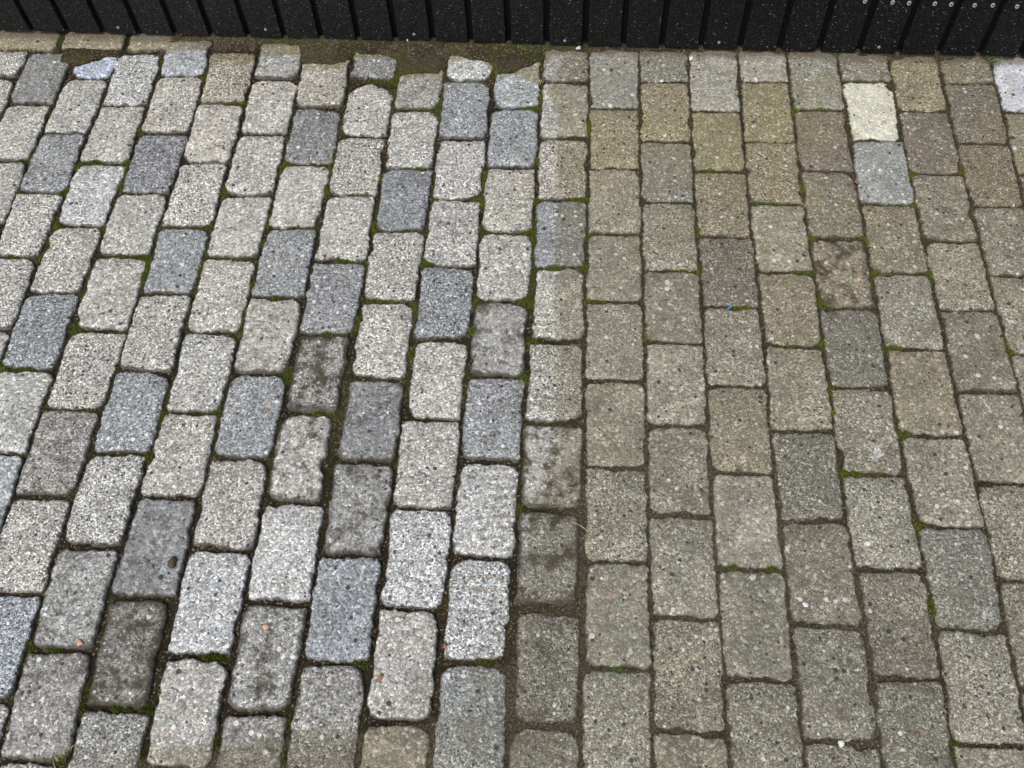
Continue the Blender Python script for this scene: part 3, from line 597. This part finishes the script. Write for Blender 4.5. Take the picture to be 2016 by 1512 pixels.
for nm, lb, ct, sz, mt, loc, rz in [
 ("shell", "pale shell lying at the wall foot on the grimy side", "shell", (.0042, .0072, .003), 'shell', (.240, .170, .004), -.5),
 ("pebble", "white angular pebble under the wall's lower edge", "pebble", (.006, .005, .004), 'white', (-.029, .199, .007), .2),
 ("pebble", "white chip on the crumbled block at the top of the grimy side", "pebble", (.004, .0055, .003), 'white', (.168, .092, .003), -.6),
 ("stone_chip", "red chip in a joint of the washed side near the top", "stone chip", (.0025, .005, .0025), 'red', (-.455, -.114, -.001), .1),
 ("stone_chip", "orange red chip in the joint left of a pale block near the bottom middle", "stone chip", (.004, .004, .003), 'red', (-.226, -1.252, -.001), .4),
 ("pebble", "peach coloured round pebble at a block's edge in the lower left", "pebble", (.0055, .0055, .0035), 'orange', (-.842, -1.274, .002), 0),
 ("pebble", "yellowish pebble on a dark speckled block in the lower left", "pebble", (.0048, .0042, .0025), 'orange', (-.532, -1.234, .0015), .5),
 ("pebble", "salmon pebble in the pitted brown block right of centre", "pebble", (.0045, .004, .0025), 'orange', (.549, -.475, .0018), .3),
 ("pebble", "bright white pebble at the left rim of a block in the lower right", "pebble", (.0058, .005, .003), 'white', (.490, -1.045, .002), .3),
 ("pebble", "white pebble on a dark block in the lower right", "pebble", (.0055, .005, .003), 'white', (.372, -1.158, .002), .9),
 ("pebble", "round white pebble at the bottom edge of the grimy side", "pebble", (.0055, .0055, .003), 'white', (.405, -1.378, .002), .1),
 ("soil_lump", "round dark soil lump on the dark blue grey block at the lower left", "soil lump", (.0105, .0095, .0060), 'ball', (-.716, -1.128, .001), 0),
 ("plastic_scrap", "tiny bright blue plastic scrap in a joint right of centre", "plastic scrap", (.0062, .0014, .0014), 'blue', (.286, -.553, .002), .55),
 ("dead_leaf", "orange brown leaf scrap against the blue grey block on the right", "leaf", (.0028, .0055, .0015), 'leaf', (.577, -.214, .003), .2),
 ("dead_leaf", "reddish leaf scrap in a joint near the top, right of centre", "leaf", (.0025, .0055, .0014), 'leaf', (.226, -.067, .002), .1),
 ("dead_leaf", "brown leaf scrap on a pale block near the bottom middle", "leaf", (.0035, .007, .0014), 'leaf', (-.327, -1.309, .003), -.3)]:
    tag(lump(nm, sz, hash(lb) % 1000 if False else len(lb) * 7, M[mt], None, loc, .42, rz), lb, ct)
def rod(name, label, cat, pts, r0, material):
    vs, fs = [], []
    for s, p in enumerate(pts):
        for j in range(5): vs.append((p[0] + r0 * math.cos(j * 1.2566), p[1] + r0 * .6 * math.sin(j * 1.2566), p[2] + r0 * math.sin(j * 1.2566)))
    for s in range(len(pts) - 1):
        for j in range(5): fs.append((s * 5 + j, s * 5 + (j + 1) % 5, s * 5 + 5 + (j + 1) % 5, s * 5 + 5 + j))
    return tag(link(name, vs, fs, material), label, cat)
rod("twig", "thin grey twig lying on a block at the bottom right", "twig", [(.290 + .0026 * k, -1.397 + .0018 * k, .003) for k in range(11)], .0008, M['twig'])
rod("straw", "curled pale straw across the joint below the middle", "straw", [(-.024 + .0048 * k, -1.028 - .0014 * k + .003 * math.sin(k * .7), .004 + .001 * math.sin(k)) for k in range(11)], .0007, M['straw'])
rod("straw", "short dry stalk hanging over the edge of the same joint below the middle", "straw", [(-.004 + .0030 * k, -1.030 - .0032 * k, .003) for k in range(7)], .0006, M['straw'])
rod("straw", "long dry stalk beside the whitish corner block on the right", "straw", [(.955 + .006 * k, -.002 + .0045 * k + .002 * math.sin(k), .004) for k in range(10)], .0008, M['straw'])

# ------------------------------------------------------------------ loose grit in the joints and plant litter on the soil at the wall
def scatter(name, label, cat, P3, size, material, stretch=1.0):
    k = len(P3); base = np.array([(1, 0, 0), (-1, 0, 0), (0, 1, 0), (0, -1, 0), (0, 0, 1), (0, 0, -1)], float)
    tri = np.array([(0, 2, 4), (2, 1, 4), (1, 3, 4), (3, 0, 4), (2, 0, 5), (1, 2, 5), (3, 1, 5), (0, 3, 5)])
    sc_ = size[:, None] * nr.uniform(.6, 1.2, (k, 3)) * np.array((stretch, 1, .7 if stretch == 1 else .5)); a_ = nr.uniform(0, 6.283, k)
    v = base[None] * sc_[:, None, :]; c_, s_ = np.cos(a_)[:, None], np.sin(a_)[:, None]
    v = np.stack([v[..., 0] * c_ - v[..., 1] * s_, v[..., 0] * s_ + v[..., 1] * c_, v[..., 2]], -1) + P3[:, None, :]
    f = (tri[None] + (np.arange(k) * 6)[:, None, None]).reshape(-1, 3)
    o = link(name, v.reshape(-1, 3).tolist(), f.tolist(), material, None, False)
    return tag(o, label, cat, None, "stuff")
gp = np.stack([nr.uniform(-1.5, 1.04, 42000), nr.uniform(-1.48, .2, 42000)], 1)
gp = gp[joint_free(gp[:, 0], gp[:, 1])]; gp = gp[nr.random(len(gp)) < .8]
gz, gm = soil_z(gp[:, 0], gp[:, 1])
M['grit'] = plain("joint_grit", (.05, .04, .028), (.50, .46, .38), 240, .9)
scatter("grit", "loose sand grains and grit lying in the joints", "grit", np.concatenate([gp, gz[:, None] + .0006], 1), nr.uniform(.0006, .0016, len(gp)), M['grit'])
lx = nr.uniform(-1.03, -.10, 420); ly = wall_y(lx) - np.abs(nr.normal(0, .030, 420)) - .006
lz, lm = soil_z(lx, ly); ok = lz > -.002; lx, ly, lz = lx[ok], ly[ok], lz[ok]
M['litter'] = plain("plant_litter", (.07, .05, .025), (.42, .36, .22), 160, .9)
scatter("plant_litter", "bits of dry stalk and crumbs on the soil along the foot of the wall", "litter", np.stack([lx, ly, lz + .0008], 1), nr.uniform(.0005, .0011, len(lx)), M['litter'], 5.0)
